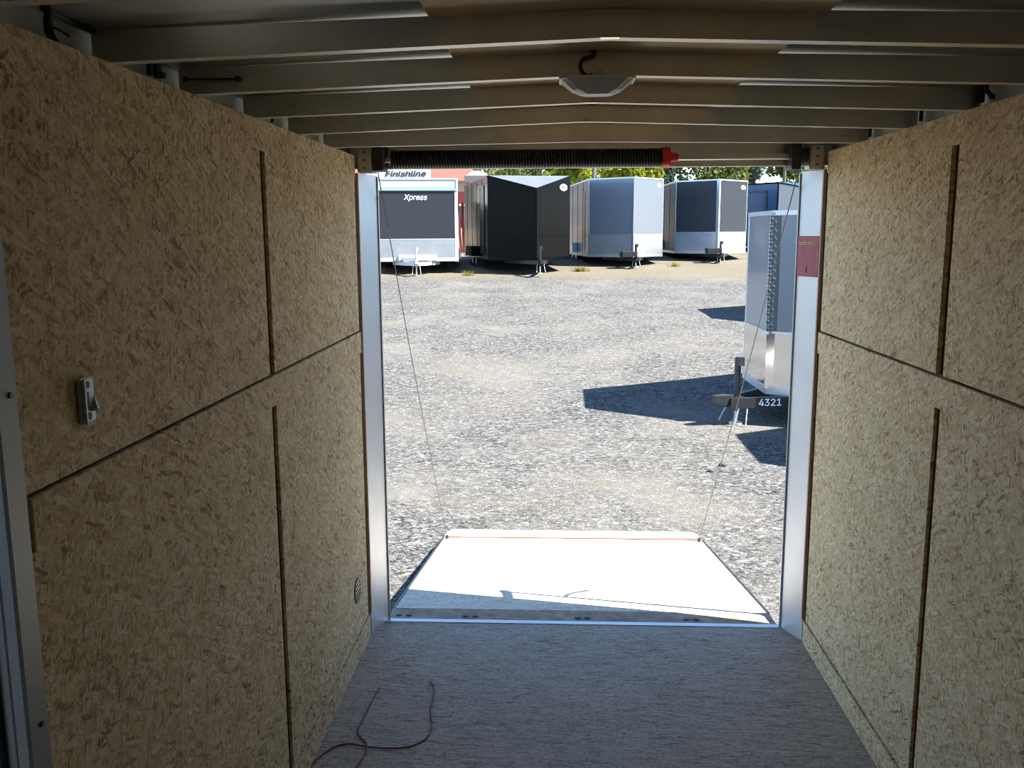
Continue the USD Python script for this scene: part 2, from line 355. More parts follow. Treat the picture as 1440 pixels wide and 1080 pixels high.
XC = -0.033
def bow_z(x, base, crown): return base + crown * (1 - abs(x - XC) / (X + .03))
def ceiling():
    c = thing('ceiling', kind='structure', label='bare metal roof carried on bent steel bows')
    # roof skin, crowned
    zs, cr = 2.023, .032
    v, f = [], []
    for x in (-SKIN - .004, XC, SKIN + .004):
        for yy in (-1.2, 3.76):
            z = bow_z(x, zs, cr) if abs(x) < .5 else zs
            v += [(x, yy, z), (x, yy, z + .004)]
    v = np.array(v); parts = [hull(v[0:8]), hull(v[4:12])]
    obj('roof_skin', parts, 'roof_metal', c, smooth=False)
    bx0, bx1 = -.34, .33
    bd = []
    ribs = [1.22 - .405 * k for k in range(5, -1, -1)] + [1.63, 2.0, 2.405, 2.805, 3.225]
    edges = sorted(ribs)
    obj('ceiling_board', [hull([(bx0, -1.1, bow_z(bx0, zs, cr) - .009), (XC, -1.1, bow_z(XC, zs, cr) - .009), (bx0, 3.5, bow_z(bx0, zs, cr) - .009), (XC, 3.5, bow_z(XC, zs, cr) - .009),
                                 (bx0, -1.1, bow_z(bx0, zs, cr) - .002), (XC, -1.1, bow_z(XC, zs, cr) - .002), (bx0, 3.5, bow_z(bx0, zs, cr) - .002), (XC, 3.5, bow_z(XC, zs, cr) - .002)]),
                           hull([(bx1, -1.1, bow_z(bx1, zs, cr) - .009), (XC, -1.1, bow_z(XC, zs, cr) - .009), (bx1, 3.5, bow_z(bx1, zs, cr) - .009), (XC, 3.5, bow_z(XC, zs, cr) - .009),
                                 (bx1, -1.1, bow_z(bx1, zs, cr) - .002), (XC, -1.1, bow_z(XC, zs, cr) - .002), (bx1, 3.5, bow_z(bx1, zs, cr) - .002), (XC, 3.5, bow_z(XC, zs, cr) - .002)])],
        'luan', c, smooth=False, label='brown thin plywood strip above the bows')
    for k, yb in enumerate(edges):
        base, crown = 1.968, (.030 if yb < 3.1 else .012)
        ms = []
        for xa in (-X - .03, X + .03):
            za, zc = base, base + crown
            ta, tc = zs - .0015, zs + cr - .0105
            t = .014
            # web with a small lip: hat section
            ms.append(hull([(xa, yb - t, za), (xa, yb + t, za), (xa, yb - t, ta), (xa, yb + t, ta), (XC, yb - t, zc), (XC, yb + t, zc), (XC, yb - t, tc), (XC, yb + t, tc)]))
        b = obj('roof_bow', ms, 'galvanized', c, smooth=False)
        if yb > 1.3 and yb < 3.1:
            obj('crown_joint', hull([(XC - .016, yb - .021, base + crown - .0015), (XC + .016, yb - .021, base + crown - .0015), (XC - .006, yb - .023, base + crown + .009), (XC + .006, yb - .023, base + crown + .009),
                                     (XC - .016, yb - .013, base + crown - .003), (XC + .016, yb - .013, base + crown - .003), (XC, yb - .013, base + crown + .01)]), 'galvanized', b)
    # rear header
    obj('header', box(-.95, .95, 3.68, 3.755, 1.928, 2.03, .004), 'galvanized', c)
    obj('header_lip', box(-.86, .85, 3.664, 3.679, 1.925, 1.945, .002), 'galvanized', c)
ceiling()

def rear_trim():
    for n, s, pts in ((1, -1, [(-.903, 3.600), (-.899, 3.596), (-.851, 3.745), (-.859, 3.752), (-.952, 3.752), (-.952, 3.600)]),
                      (2, 1, [(.903, 3.594), (.899, 3.590), (.842, 3.722), (.848, 3.752), (.952, 3.752), (.952, 3.594)])):
        t = thing(f'trim_{n}', kind='structure', label=('left' if s < 0 else 'right') + ' bright metal jamb of the rear opening')
        obj('jamb', prism(pts, -.03, 1.905), 'jamb_metal', t, smooth=25)
        e = (-.851, 3.745) if s < 0 else (.842, 3.722)
        obj('edge_bead', cyl((e[0], e[1], 0), (e[0], e[1], 1.9), .006, 10), 'trim_silver', t)
        xa = -.8975 if s < 0 else .897
        obj('edge_strip', box(xa - .006, xa + .004, 3.576, 3.591, .1, 1.905), 'edge_wood', t)
        if s > 0:
            # red reflector on the angled face
            a, b = np.array([.8965, 3.5945]), np.array([.8455, 3.7115])
            d = (b - a) / np.linalg.norm(b - a); nrm = np.array([-d[1], d[0]])
            if nrm @ np.array([-1, -1]) < 0: nrm = -nrm
            a2, b2 = a + d * .006, b + d * .004
            q = [a2 + nrm * .0003, b2 + nrm * .0003, b2 + nrm * .003, a2 + nrm * .003]
            r = obj('reflector', prism([tuple(x) for x in q], 1.497, 1.655), 'red_tape', t, label='red reflector with a line of yellow print')
            ms = []
            for k, (u0, u1) in enumerate(((.16, .22), (.30, .52), (.56, .78), (.82, .93))):
                for zz in ((1.628, 1.632), (1.622, 1.6245)) if k else ((1.622, 1.626),):
                    c0, c1 = a2 + (b2 - a2) * u0 + nrm * .0032, a2 + (b2 - a2) * u1 + nrm * .0032
                    ms.append(prism([tuple(c0), tuple(c1), tuple(c1 + nrm * .0004), tuple(c0 + nrm * .0004)], *zz))
            obj('print', ms, 'yellow_print', r)
            ms = [prism([tuple(a2 + (b2 - a2) * u + nrm * .0032) for u in (.52, .56)] + [tuple(a2 + (b2 - a2) * u + nrm * .0036) for u in (.52, .56)], 1.512, 1.538)]
            obj('scuff', ms, 'pan_dark', r)
        # dark corner bracket over the jamb
        obj('corner_bracket', box(-.898, -.836, 3.60, 3.675, 1.907, 2.00, .003) if s < 0 else box(.842, .898, 3.60, 3.675, 1.907, 2.00, .003), 'galvanized', t)
        for k in range(3):
            obj('screw', cyl((s * .87, 3.600, 1.925 + .03 * k), (s * .87, 3.596, 1.925 + .03 * k), .005, 8), 'screw', t)
rear_trim()

def side_door_frame():
    t = thing('door_1', kind='structure', label='aluminium frame of the open side door at the left edge')
    # door post profile beside the boards: face, groove, outer leg
    obj('door_post', [box(-.912, -.890, 1.190, 1.243, -.0, 1.90, .004), box(-.948, -.914, 1.196, 1.232, -.0, 1.90, .003)], 'door_metal', t)
    obj('door_post', box(-.948, -.890, .36, .41, 0, 1.90, .004), 'door_metal', t)
    obj('weather_strip', cyl((-.936, 1.188, .03), (-.936, 1.188, 1.89), .007, 10), 'black_rubber', t)
    obj('outer_flange', box(-.985, -.956, 1.186, 1.216, .0, 1.92, .003), 'white_paint', t, label='white outer edge')
    obj('door_head', box(-.948, -.890, .36, 1.243, 1.902, 1.945, .003), 'door_metal', t)
    obj('door_sill', box(-.975, -.9005, .412, 1.186, -.03, .006, .003), 'door_metal', t)
    for z in (.95, .35, 1.45): obj('screw', cyl((-.8895, 1.222, z), (-.887, 1.222, z), .0045, 8), 'screw', t)
side_door_frame()

# ------------------------------------------------------------------ things in the trailer
def ramp():
    t = thing('ramp_door', 'plywood rear ramp door folded down onto the gravel, mostly in glaring sun', 'ramp')
    w0, w1 = -.868, .846
    ya, za, yb, zb = 3.918, -.026, 5.74, -.318
    th = .034
    def slab(x0, x1, y0, z0, y1, z1, t0, taper=0.0):
        return hull([(x0, y0, z0), (x1, y0, z0), (x0 + taper, y1, z1), (x1 - taper, y1, z1), (x0, y0, z0 - t0), (x1, y0, z0 - t0), (x0 + taper, y1, z1 - t0), (x1 - taper, y1, z1 - t0)])
    ym, zm = (ya + yb) / 2, (za + zb) / 2
    obj('deck_panel', slab(w0 + .012, w1 - .012, ya, za, yb, zb, .018), 'ramp_ply', t, smooth=False)
    fr = [slab(w0, w0 + .0115, ya, za + .002, yb, zb + .002, .06), slab(w1 - .0115, w1, ya, za + .002, yb, zb + .002, .06),
          slab(w0 + .012, w1 - .012, yb - .03, zb - .0145, yb + .008, zb - .0185, .03)]
    obj('frame', fr, 'black_steel', t, smooth=False)
    obj('underside', slab(w0 + .02, w1 - .02, ya + .01, za - .02, yb - .04, zb - .02, .035), 'black_steel', t, smooth=False)
    hs = obj('hinge_strip', slab(w0 + .004, w1 - .004, 3.748, -.014, 3.914, -.024, .016), 'hinge_wood', t, smooth=False, label='dark brown hinge strip at the foot of the sill')
    for px in (-.80, -.50, .0, .48):
        obj('bolt', [cyl((px - .022, 3.82, -.020), (px - .022, 3.82, -.0125), .012, 10), cyl((px + .022, 3.82, -.020), (px + .022, 3.82, -.0125), .012, 10)], 'screw', hs)
    # transition flap
    fl = obj('flap', hull([(w0 + .004, 5.765, -.326), (w1 - .004, 5.765, -.326), (w0 + .004, 5.765, -.345), (w1 - .004, 5.765, -.345), (w0 + .004, 6.00, -.362), (w1 - .004, 6.00, -.362), (w0 + .03, 6.10, -.381), (w1 - .03, 6.10, -.381), (w0 + .03, 6.10, -.396), (w1 - .03, 6.10, -.396), (w0 + .004, 6.0, -.384), (w1 - .004, 6.0, -.384)]), 'ramp_ply', t, smooth=False)
    obj('flap_hinge', cyl((w0 + .01, 5.756, -.326), (w1 - .01, 5.757, -.322), .012, 10), 'hinge_rod', t, label='brown rod hinge of the flap')
    for x in (w0 + .035, w1 - .035): obj('cable_eye', cyl((x, 5.70, -.318), (x, 5.70, -.290), .010, 8), 'black_steel', t)
ramp()

def torsion_spring():
    t = thing('torsion_spring', 'long black coiled counterbalance spring with red end across the rear header', 'spring')
    y, z, r = 3.615, 1.957, .036
    a = np.linspace(0, 2 * np.pi * 95, 95 * 10)
    xx = np.linspace(-.765, .285, len(a))
    obj('coil', tube(np.stack([xx, y + (r - .005) * np.cos(a), z + (r - .005) * np.sin(a)], 1), .0056, 5), 'spring_steel', t, smooth=True)
    obj('core', cyl((-.765, y, z), (.285, y, z), r - .009, 18), 'black_rubber', t)
    obj('winding_cone', [cyl((.283, y, z), (.313, y, z), .039, 20), cyl((.313, y, z), (.345, y, z), .021, 16, .014)], 'red_paint', t, label='red winding cone')
    obj('shaft', cyl((-.835, y, z), (.838, y, z), .0125, 14), 'galvanized', t)
    obj('end_plate', box(.765, .800, 3.56, 3.663, 1.905, 2.01, .003), 'black_steel', t)
    obj('end_plate', box(-.832, -.790, 3.56, 3.663, 1.912, 2.01, .003), 'black_steel', t)
    for x0, s in ((.805, 1), (-.838, -1)):
        obj('cable_drum', [cyl((x0, y, z), (x0 + .03, y, z), .030, 18), cyl((x0, y, z), (x0 + .004, y, z), .040, 18)], 'black_steel', t)
    obj('set_screw', [cyl((.33, y - .03, z + .01), (.33, y + .02, z + .01), .005, 8)], 'red_paint', t)
torsion_spring()

def cables():
    for s, lab in ((-1, 'thin steel lift cable beside the left jamb down to the ramp'), (1, 'thin steel lift cable beside the right jamb down to the ramp')):
        x0, x1 = (-.83, -.833) if s < 0 else (.818, .811)
        # slightly slack wire from the drum to the ramp's end
        u = np.linspace(0, 1, 24); p = np.stack([x0 + (x1 - x0) * u - s * -.0 * u, 3.655 + (5.70 - 3.655) * u, 1.92 + (-.292 - 1.92) * u], 1)
        p[:, 2] -= .05 * np.sin(np.pi * u); 
        obj('lift_cable', tube(p, .0022, 6), 'cable_steel', smooth=True, label=lab, category='cable')
cables()

def bar_latch():
    t = thing('bar_latch', 'upright locking bar with handle outside the right rear corner', 'latch')
    x, y = .935, 3.868
    obj('rod', cyl((x, y, -.10), (x, y, 1.46), .012, 10), 'galvanized', t)
    for z in (.06, 1.40):
        obj('bracket', [box(x - .03, x + .012, 3.757, y + .012, z, z + .03, .003), box(x - .02, x + .01, y - .02, y + .03, z + .01, z + .05, .003)], 'galvanized', t)
    obj('handle', [tube(spline([(x, y + .006, 1.10), (x + .01, y + .05, 1.09), (x + .02, y + .11, 1.04), (x + .03, y + .17, .98)], 16), .0095, 8)], 'galvanized', t)
bar_latch()

def dome_light():
    t = thing('dome_light', 'small unlit clear dome light under the second roof bow', 'light')
    y, z = 2.0, 1.992; xc = -.038
    def ring(w, d, zz): return [(xc + sx * (w - c), y - .005 + sy * (d - e), zz) for sx in (-1, 1) for sy in (-1, 1) for c, e in ((0, .012), (.012, 0))]
    obj('base', hull(ring(.079, .05, z) + ring(.079, .05, z - .006)), 'lens_plastic', t)
    obj('lens', hull(ring(.074, .046, z - .0062) + ring(.050, .032, z - .026)), 'lens_plastic', t, smooth=False)
    obj('lens_ridge', hull(ring(.049, .031, z - .0262) + ring(.033, .022, z - .034)), 'lens_plastic', t, smooth=False)
    w = spline([(xc - .010, 1.981, 1.998), (xc - .035, 1.976, 2.012), (xc - .03, 1.974, 2.028), (xc - .005, 1.973, 2.036), (xc - .012, 1.977, 2.048), (xc + .02, 1.975, 2.052)], 30)
    obj('wire', tube(w, .0035, 6), 'black_rubber', t, smooth=True)
dome_light()

def loose_wires():
    # the left eave: strap, cable along the rail, stubs between the bows
    t = thing('wiring_clip', 'black strap and cable in the left eave nearest the viewer', 'cable')
    obj('strap', tube(spline([(-.925, 1.455, 2.030), (-.915, 1.455, 2.01), (-.92, 1.46, 1.995), (-.912, 1.462, 1.972), (-.906, 1.462, 1.962)], 20), .007, 6), 'black_rubber', t, smooth=True)
    obj('cable', tube(spline([(-.928, 1.46, 2.024), (-.926, 1.52, 2.022), (-.925, 1.58, 2.02), (-.92, 1.61, 2.018)], 20), .005, 6), 'black_rubber', t, smooth=True)
    obj('tail', tube(spline([(-.915, 1.462, 1.995), (-.905, 1.475, 1.99), (-.90, 1.485, 1.985)], 8), .002, 5), 'black_rubber', t, smooth=True)
    for k, (yy, lab) in enumerate(((1.82, 'black wire stub in the left eave behind the nearest long bow'), (2.60, 'black wire stub in the left eave farther to the rear'))):
        obj('wire_stub', [box(-.926, -.918, yy, yy + .012, 1.9825, 2.03), box(-.926, -.918, yy + .03, yy + .052, 1.9825, 2.03), box(-.922, -.914, yy + .045, yy + .062, 1.985, 1.995)] if k == 0 else [box(-.926, -.918, yy, yy + .014, 1.983, 2.03, .002)], 'black_rubber', label=lab, category='cable')
    t = thing('wire_link', 'short black wire with knobbed ends near the left end of the second bow', 'cable')
    a, b = np.array((-.905, 2.00 - .04, 1.995)), np.array((-.80, 1.978, 1.998))
    obj('wire', cyl(a, b, .0025, 8), 'black_rubber', t)
    for q in (a, b): 
        s = trimesh.creation.icosphere(2, .006); s.apply_translation(q); obj('knob', s, 'black_rubber', t)
    for yy, lab in ((2.36, 'twin black wire stubs in the right eave nearest the viewer'), (2.74, 'black wire stub in the right eave by the third bow'), (3.17, 'black wire stub in the right eave nearest the rear')):
        ms = [box(.918, .926, yy, yy + .014, 1.983, 2.03, .002)]
        if yy < 2.5: ms = [box(.914, .926, yy, yy + .024, 1.983, 2.03, .002), tube(spline([(.920, 2.372, 2.02), (.914, 2.33, 2.02), (.908, 2.31, 2.0), (.914, 2.30, 1.99), (.906, 2.285, 1.986)], 14), .006, 6)]
        obj('wire_stub', ms, 'black_rubber', label=lab, category='cable')
    # ribbon of wire on the floor
    p1 = [(-.897, 2.60, .004), (-.865, 2.696, .004), (-.812, 2.742, .004), (-.747, 2.727, .006), (-.671, 2.722, .004), (-.602, 2.734, .004), (-.56, 2.772, .004), (-.542, 2.835, .005), (-.562, 2.968, .004), (-.566, 3.10, .004), (-.593, 3.172, .008)]
    p2 = [(-.773, 3.117, .005), (-.782, 3.034, .004), (-.790, 2.888, .004), (-.783, 2.80, .004), (-.746, 2.747, .004), (-.736, 2.70, .008), (-.745, 2.633, .004), (-.762, 2.57, .004), (-.79, 2.48, .004)]
    t = thing('loose_wire', 'thin red-brown wire lying in loops on the floor by the left wall', 'wire')
    obj('strand', tube(spline(p1, 80), .0026, 6), 'wire_red', t, smooth=True); obj('strand', tube(spline(p2, 60), .0026, 6), 'wire_red', t, smooth=True)
loose_wires()

def wall_fittings():
    t = thing('keeper_plate', 'small zinc keeper plate with two screw holes high on the left wall', 'bracket')
    y0, y1, z0, z1 = 1.412, 1.454, 1.366, 1.442
    obj('plate', [box(-.8995, -.889, y0, y1, z0, z1, .003), box(-.889, -.884, y0, y0 + .008, z0, z1, .002), hull([(-.889, y1 - .012, 1.40), (-.889, y1, 1.385), (-.880, y1 - .004, 1.385), (-.889, y1 - .004, 1.41), (-.880, y1 - .012, 1.39), (-.889, y1 - .02, 1.385)])], 'plate_zinc', t)
    for z in (z0 + .012, z1 - .012): obj('hole', cyl((-.8895, (y0 + y1) / 2 - .002, z), (-.8875, (y0 + y1) / 2 - .002, z), .0062, 12), 'pan_dark', t)
    obj('slot', box(-.8895, -.8880, y0 + .013, y0 + .022, 1.388, 1.418, .001), 'pan_dark', t)
    t = thing('wall_vent', 'round dark vent low on the left wall near the rear', 'vent')
    yc, zc = 3.353, .29
    obj('rim', trimesh.creation.annulus(.043, .050, .004, sections=32, transform=trimesh.transformations.translation_matrix((-.898, yc, zc)) @ trimesh.transformations.rotation_matrix(np.pi / 2, (0, 1, 0))), 'pan_dark', t)
    obj('dish', cyl((-.8999, yc, zc), (-.898, yc, zc), .043, 28), 'pan_dark', t)
    for k in range(5): obj('louver', box(-.898, -.8955, yc - math.sqrt(.041**2 - (.016 * (k - 2))**2), yc + math.sqrt(.041**2 - (.016 * (k - 2))**2), zc + .016 * (k - 2) - .003, zc + .016 * (k - 2) + .003), 'screw', t)
wall_fittings()

# ------------------------------------------------------------------ other trailers
def trailer(name, label, tip, heading, W, H, L, fb, vd, slant, paint, side, guard, trim, post, guard_h, group=None, tongue=(1.0, 'black_steel'), wheels=2, deco=(), ground=None, emblem=None, tilt_top=None, panel_drop=.03, name_post=None):
    """tip: plan position of the nose; local +y runs back from it. fb: height of the body's floor over the ground"""
    gz = ground_z(tip[1]) if ground is None else ground
    t = thing(name, label, 'trailer', group=group, loc=(tip[0], tip[1], gz), rotz=heading)
    h = W / 2; z0, z1 = fb, fb + H
    def zt(x, y):                     # the roof falls towards the tip
        return z1 - slant * max(0.0, 1 - y / vd) if vd > 0 else z1
    nose = [(0, 0)] if vd > 0 and tilt_top is None else []
    plan = [(-h, vd), (h, vd), (h, vd + L), (-h, vd + L)] + nose
    obj('body', hull([(x, y, z0) for x, y in plan] + [(x, y, zt(x, y)) for x, y in plan]), side, t, smooth=False)
    faces = [((-h, vd), (0, 0)), ((0, 0), (h, vd))] if nose else [((-h, vd), (h, vd))]
    def plate(p, q, za, zb, zc, zd, off, th, u0=0.0, u1=1.0):
        p, q = np.array(p, float), np.array(q, float); d = (q - p); n = np.array([d[1], -d[0]]); n /= np.linalg.norm(n)
        a, b = p + d * u0, p + d * u1
        pts = []
        for o in (off, off + th):
            pts += [(*(a + n * o), za), (*(b + n * o), zb), (*(a + n * o), zc), (*(b + n * o), zd)]
        return hull(pts)
    for p, q in faces:
        obj('front_panel', plate(p, q, z0 + guard_h, z0 + guard_h, zt(*p) - panel_drop, zt(*q) - panel_drop, .001, .008, .01, .99), paint, t, smooth=False)
        obj('stone_guard', plate(p, q, z0 + .03, z0 + .03, z0 + guard_h, z0 + guard_h, .001, .012, .01, .99), guard, t, smooth=False)
        obj('guard_trim', plate(p, q, z0 + guard_h - .012, z0 + guard_h - .012, z0 + guard_h + .012, z0 + guard_h + .012, .013, .006, .01, .99), trim, t, smooth=False)
        obj('bottom_rail', plate(p, q, z0 - .06, z0 - .06, z0 + .03, z0 + .03, -.01, .03), trim if post != 'black_paint' else 'black_guard', t, smooth=False)
        obj('top_trim', plate(p, q, zt(*p) - .04, zt(*q) - .04, zt(*p) + .01, zt(*q) + .01, .0, .02), trim, t, smooth=False)
    if nose:
        pw = .07 if name_post is None else .085
        obj('nose_post', hull([(-pw, pw * vd / h - .012, z0), (pw, pw * vd / h - .012, z0), (0, -.03, z0), (-pw, pw * vd / h + .03, z0), (pw, pw * vd / h + .03, z0),
                               (-pw, pw * vd / h - .012, zt(0, 0)), (pw, pw * vd / h - .012, zt(0, 0)), (0, -.03, zt(0, 0)), (-pw, pw * vd / h + .03, zt(0, 0)), (pw, pw * vd / h + .03, zt(0, 0))]), post, t, smooth=False)
    for s in (-1, 1):
        obj('corner_post', cyl((s * (h - .02), vd + .01, z0), (s * (h - .02), vd + .01, z1), .035, 12), trim, t)
        obj('roof_rail', box(s * h - .02, s * h + .02, vd, vd + L, z1 - .05, z1 + .012, .004), trim, t)
        obj('side_rail', box(s * h - .02, s * h + .015, vd, vd + L, z0 - .07, z0 + .02, .004), trim if post != 'black_paint' else 'black_guard', t)
        obj('side_seam', [box(s * (h + .002) - .006, s * (h + .002) + .006, vd + k, vd + k + .025, z0 + .03, z1 - .06) for k in np.arange(1.2, L - .2, 1.2)], side, t)
        yc = vd + L * .58
        for k in range(wheels):
            yy = yc + (k - (wheels - 1) / 2) * .82
            w = obj('wheel', [cyl((s * (h - .02), yy, .33), (s * (h - .23), yy, .33), .33, 28)], 'tire', t)
            obj('hub', cyl((s * (h - .0195), yy, .33), (s * (h - .010), yy, .33), .19, 20), 'trim_silver', w)
        ln = .42 + .41 * (wheels - 1)
        obj('fender', hull([(s * (h + .001), yc - ln, .42), (s * (h + .001), yc - ln + .12, .74), (s * (h + .001), yc + ln - .12, .74), (s * (h + .001), yc + ln, .42),
                            (s * (h + .18), yc - ln, .42), (s * (h + .18), yc - ln + .12, .74), (s * (h + .18), yc + ln - .12, .74), (s * (h + .18), yc + ln, .42)]), guard, t, smooth=False)
    # A-frame, coupler, jack, chains
    tl, tm = tongue; zt_ = z0 - .05
    for s in (-1, 1):
        obj('tongue_beam', bar((s * h * .55, vd + .35, zt_ - .06), (s * .05, -tl + .12, zt_ - .06), .06, .11), tm, t)
    obj('coupler', hull([(-.06, -tl + .16, zt_ - .10), (.06, -tl + .16, zt_ - .10), (-.06, -tl + .16, zt_ + .02), (.06, -tl + .16, zt_ + .02), (-.035, -tl - .06, zt_ - .05), (.035, -tl - .06, zt_ - .05), (-.035, -tl - .06, zt_ + .03), (.035, -tl - .06, zt_ + .03)]), tm, t)
    j = obj('jack', [cyl((.0, -tl + .25, zt_ - .16), (.0, -tl + .25, zt_ + .42), .034, 16), box(-.06, .06, -tl + .19, -tl + .31, zt_ - .02, zt_ + .0), bar((0, -tl + .25, zt_ + .38), (.07, -tl + .25, zt_ + .38), .06, .09)], tm, t)
    obj('jack_foot', [cyl((0, -tl + .25, .02), (0, -tl + .25, zt_ - .16), .024, 12), cyl((0, -tl + .25, -.01), (0, -tl + .25, .02), .075, 16)], 'chain_zinc', j)
    for s in (-1, 1):
        ms = []
        a, b = np.array((s * .10, -tl + .20, zt_ - .11)), np.array((s * .13, -tl + .12, .03))
        nl = 9
        for k in range(nl):
            c = a + (b - a) * (k + .5) / nl; r = np.linalg.norm(b - a) / nl * .62
            th = np.linspace(0, 2 * np.pi, 15)[:-1]; e = np.array((1., 0, 0)) if k % 2 else np.array((0, 1., 0))
            ring = c + r * np.cos(th)[:, None] * np.array((0, 0, 1.)) + r * .6 * np.sin(th)[:, None] * e
            ms.append(tube(np.vstack([ring, ring[:1]]), r * .30, 5))
        obj('safety_chain', ms, 'chain_zinc', t)
    if emblem:
        p, q = faces[-1]; kind, u, zz, size, txt = emblem
        p, q = np.array(p, float), np.array(q, float); d = (q - p) / np.linalg.norm(q - p); n = np.array([d[1], -d[0]])
        c = p + (q - p) * u; R = np.eye(4); R[:3, 0] = (*d, 0); R[:3, 1] = (0, 0, 1); R[:3, 2] = (*n, 0); R[:3, 3] = (*(c + n * .0095), z0 + zz)
        if kind == 'oval':
            th = np.linspace(0, 2 * np.pi, 33)[:-1]
            m = hull([(size * math.cos(x), size * .52 * math.sin(x), o) for x in th for o in (0, .006)]); m.apply_transform(R)
            e = obj('badge', m, 'white_decal', t, label='white oval badge')
            m = [box(-size * .55, size * .55, -.012, .012, .0065, .0085), box(-size * .3, size * .3, size * .16, size * .2, .0065, .0085)]
            m = trimesh.util.concatenate(m); m.apply_transform(R); obj('badge_line', m, 'ink', e)
        else:
            m = meshkit.text_mesh(txt, size, .006, bold=True); m.vertices[:, 0] -= m.bounds[:, 0].mean()
            m.vertices[:, 0] += .25 * m.vertices[:, 1]; m.apply_transform(R)
            obj('lettering', m, 'white_decal', t, label=f'white slanted lettering {txt}')
    return t, (h, z0, z1, zt_)

# near silver trailer on the right, its nose towards us at a slant; two more of its row stand out of sight and throw their shadows
def tread(t, vd, h, z0, z1):
    pw = .085; p1 = np.array((pw, pw * vd / h - .012)); ms = []; k = 0
    for s in (-1, 1):
        a, b = np.array((0, -.033)), np.array((s * p1[0], p1[1] - .003)); d = (b - a); w = np.linalg.norm(d); d /= w
        n = np.array((d[1], -d[0])); n = n if n[1] < 0 else -n
        for zi, z in enumerate(np.arange(z0 + .66, z1 - .06, .042)):
            for xi, u in enumerate(np.arange(.020, w - .010, .040)):
                sg = 1 if (zi + xi) % 2 else -1; c = a + d * u
                tdir = np.array((d[0] * .7, d[1] * .7, .7 * sg)); q = np.array((-d[0] * .7 * sg, -d[1] * .7 * sg, .7)); nn = np.array((n[0], n[1], 0)); o = np.array((c[0], c[1], z))
                v = np.array([o + tdir * .024, o + q * .010, o - tdir * .024, o - q * .010, o + nn * .010]); ms.append(trimesh.Trimesh(v, [(0, 1, 4), (1, 2, 4), (2, 3, 4), (3, 0, 4)], process=False))
    yb = pw * vd / h - .012
    obj('tread_backing', [hull([(s * .002, -.0325, z) for z in (z0 + .645, z1 - .045)] + [(s * pw, yb - .0025, z) for z in (z0 + .645, z1 - .045)] + [(s * .002, -.0295, z) for z in (z0 + .645, z1 - .045)] + [(s * pw, yb + .0005, z) for z in (z0 + .645, z1 - .045)]) for s in (-1, 1)], 'tread_base', t, smooth=False)
    m = trimesh.util.concatenate(ms); f = m.faces.copy(); c = m.triangles_center; nn = np.cross(m.triangles[:, 1] - m.triangles[:, 0], m.triangles[:, 2] - m.triangles[:, 0])
    flip = nn[:, 1] > 0; f[flip] = f[flip][:, ::-1]
    obj('tread', trimesh.Trimesh(m.vertices, f, process=False), 'polished', t, smooth=False, kind='stuff')
def near_trailer(tip, label, H=1.91, W=1.96, vd=.52, heading=-61.0, L=3.0):
    t, (h, z0, z1, zz) = trailer('cargo_trailer', label, tip, heading, W, H, L, .36, vd, .0, 'silver_paint', 'silver_side', 'polished', 'trim_silver', 'polished', .62, wheels=1, tongue=(.66, 'black_steel'), name_post='tread')
    tread(t, vd, h, z0, z1)
    return t, h, z0, z1, zz, vd
nt, h, z0, z1, zz, vd = near_trailer((2.19, 9.95), 'silver slant-parked cargo trailer with diamond-plate nose, nearest in the yard')
obj('plate_trim', box(-.05, .05, -.045, -.032, z0 + .60, z0 + .63), 'trim_silver', nt)
m = meshkit.text_mesh('4321', .075, .003, bold=True)
d = np.array((h * .55 - .05, vd + .35 - (-.66 + .12))); d /= np.linalg.norm(d); n = np.array((d[1], -d[0]))
Rm = np.eye(4); Rm[:3, 0] = (*d, 0); Rm[:3, 1] = (0, 0, 1); Rm[:3, 2] = (*n, 0)
p = np.array((.05, -.54)) + d * .30 + n * .0305; Rm[:3, 3] = (*p, zz - .095); m.apply_transform(Rm)
obj('lettering', m, 'white_decal', nt, label='white numbers on the tongue beam')
obj('rope', tube([(.05, -.28, zz - .02), (.12, -.36, .22), (.17, -.42, .012)], .008, 6), 'rope', nt, label='pale rope from the tongue to the ground')
near_trailer((3.72, 7.55), 'silver cargo trailer hidden behind the right jamb')
near_trailer((4.95, 17.75), 'silver cargo trailer hidden behind the nearest one', W=2.5, L=4.5)

# a navy trailer stands close along our left side, by the side door
trailer('cargo_trailer', 'navy cargo trailer parked along the left side of ours, hidden by the left wall', (-3.05, 6.2 - 8.6), 0.0, 2.0, 2.1, 4.2, .45, .9, .0, 'blue_paint', 'blue_paint', 'mirror_guard', 'white_paint', 'trim_silver', .6, wheels=1)
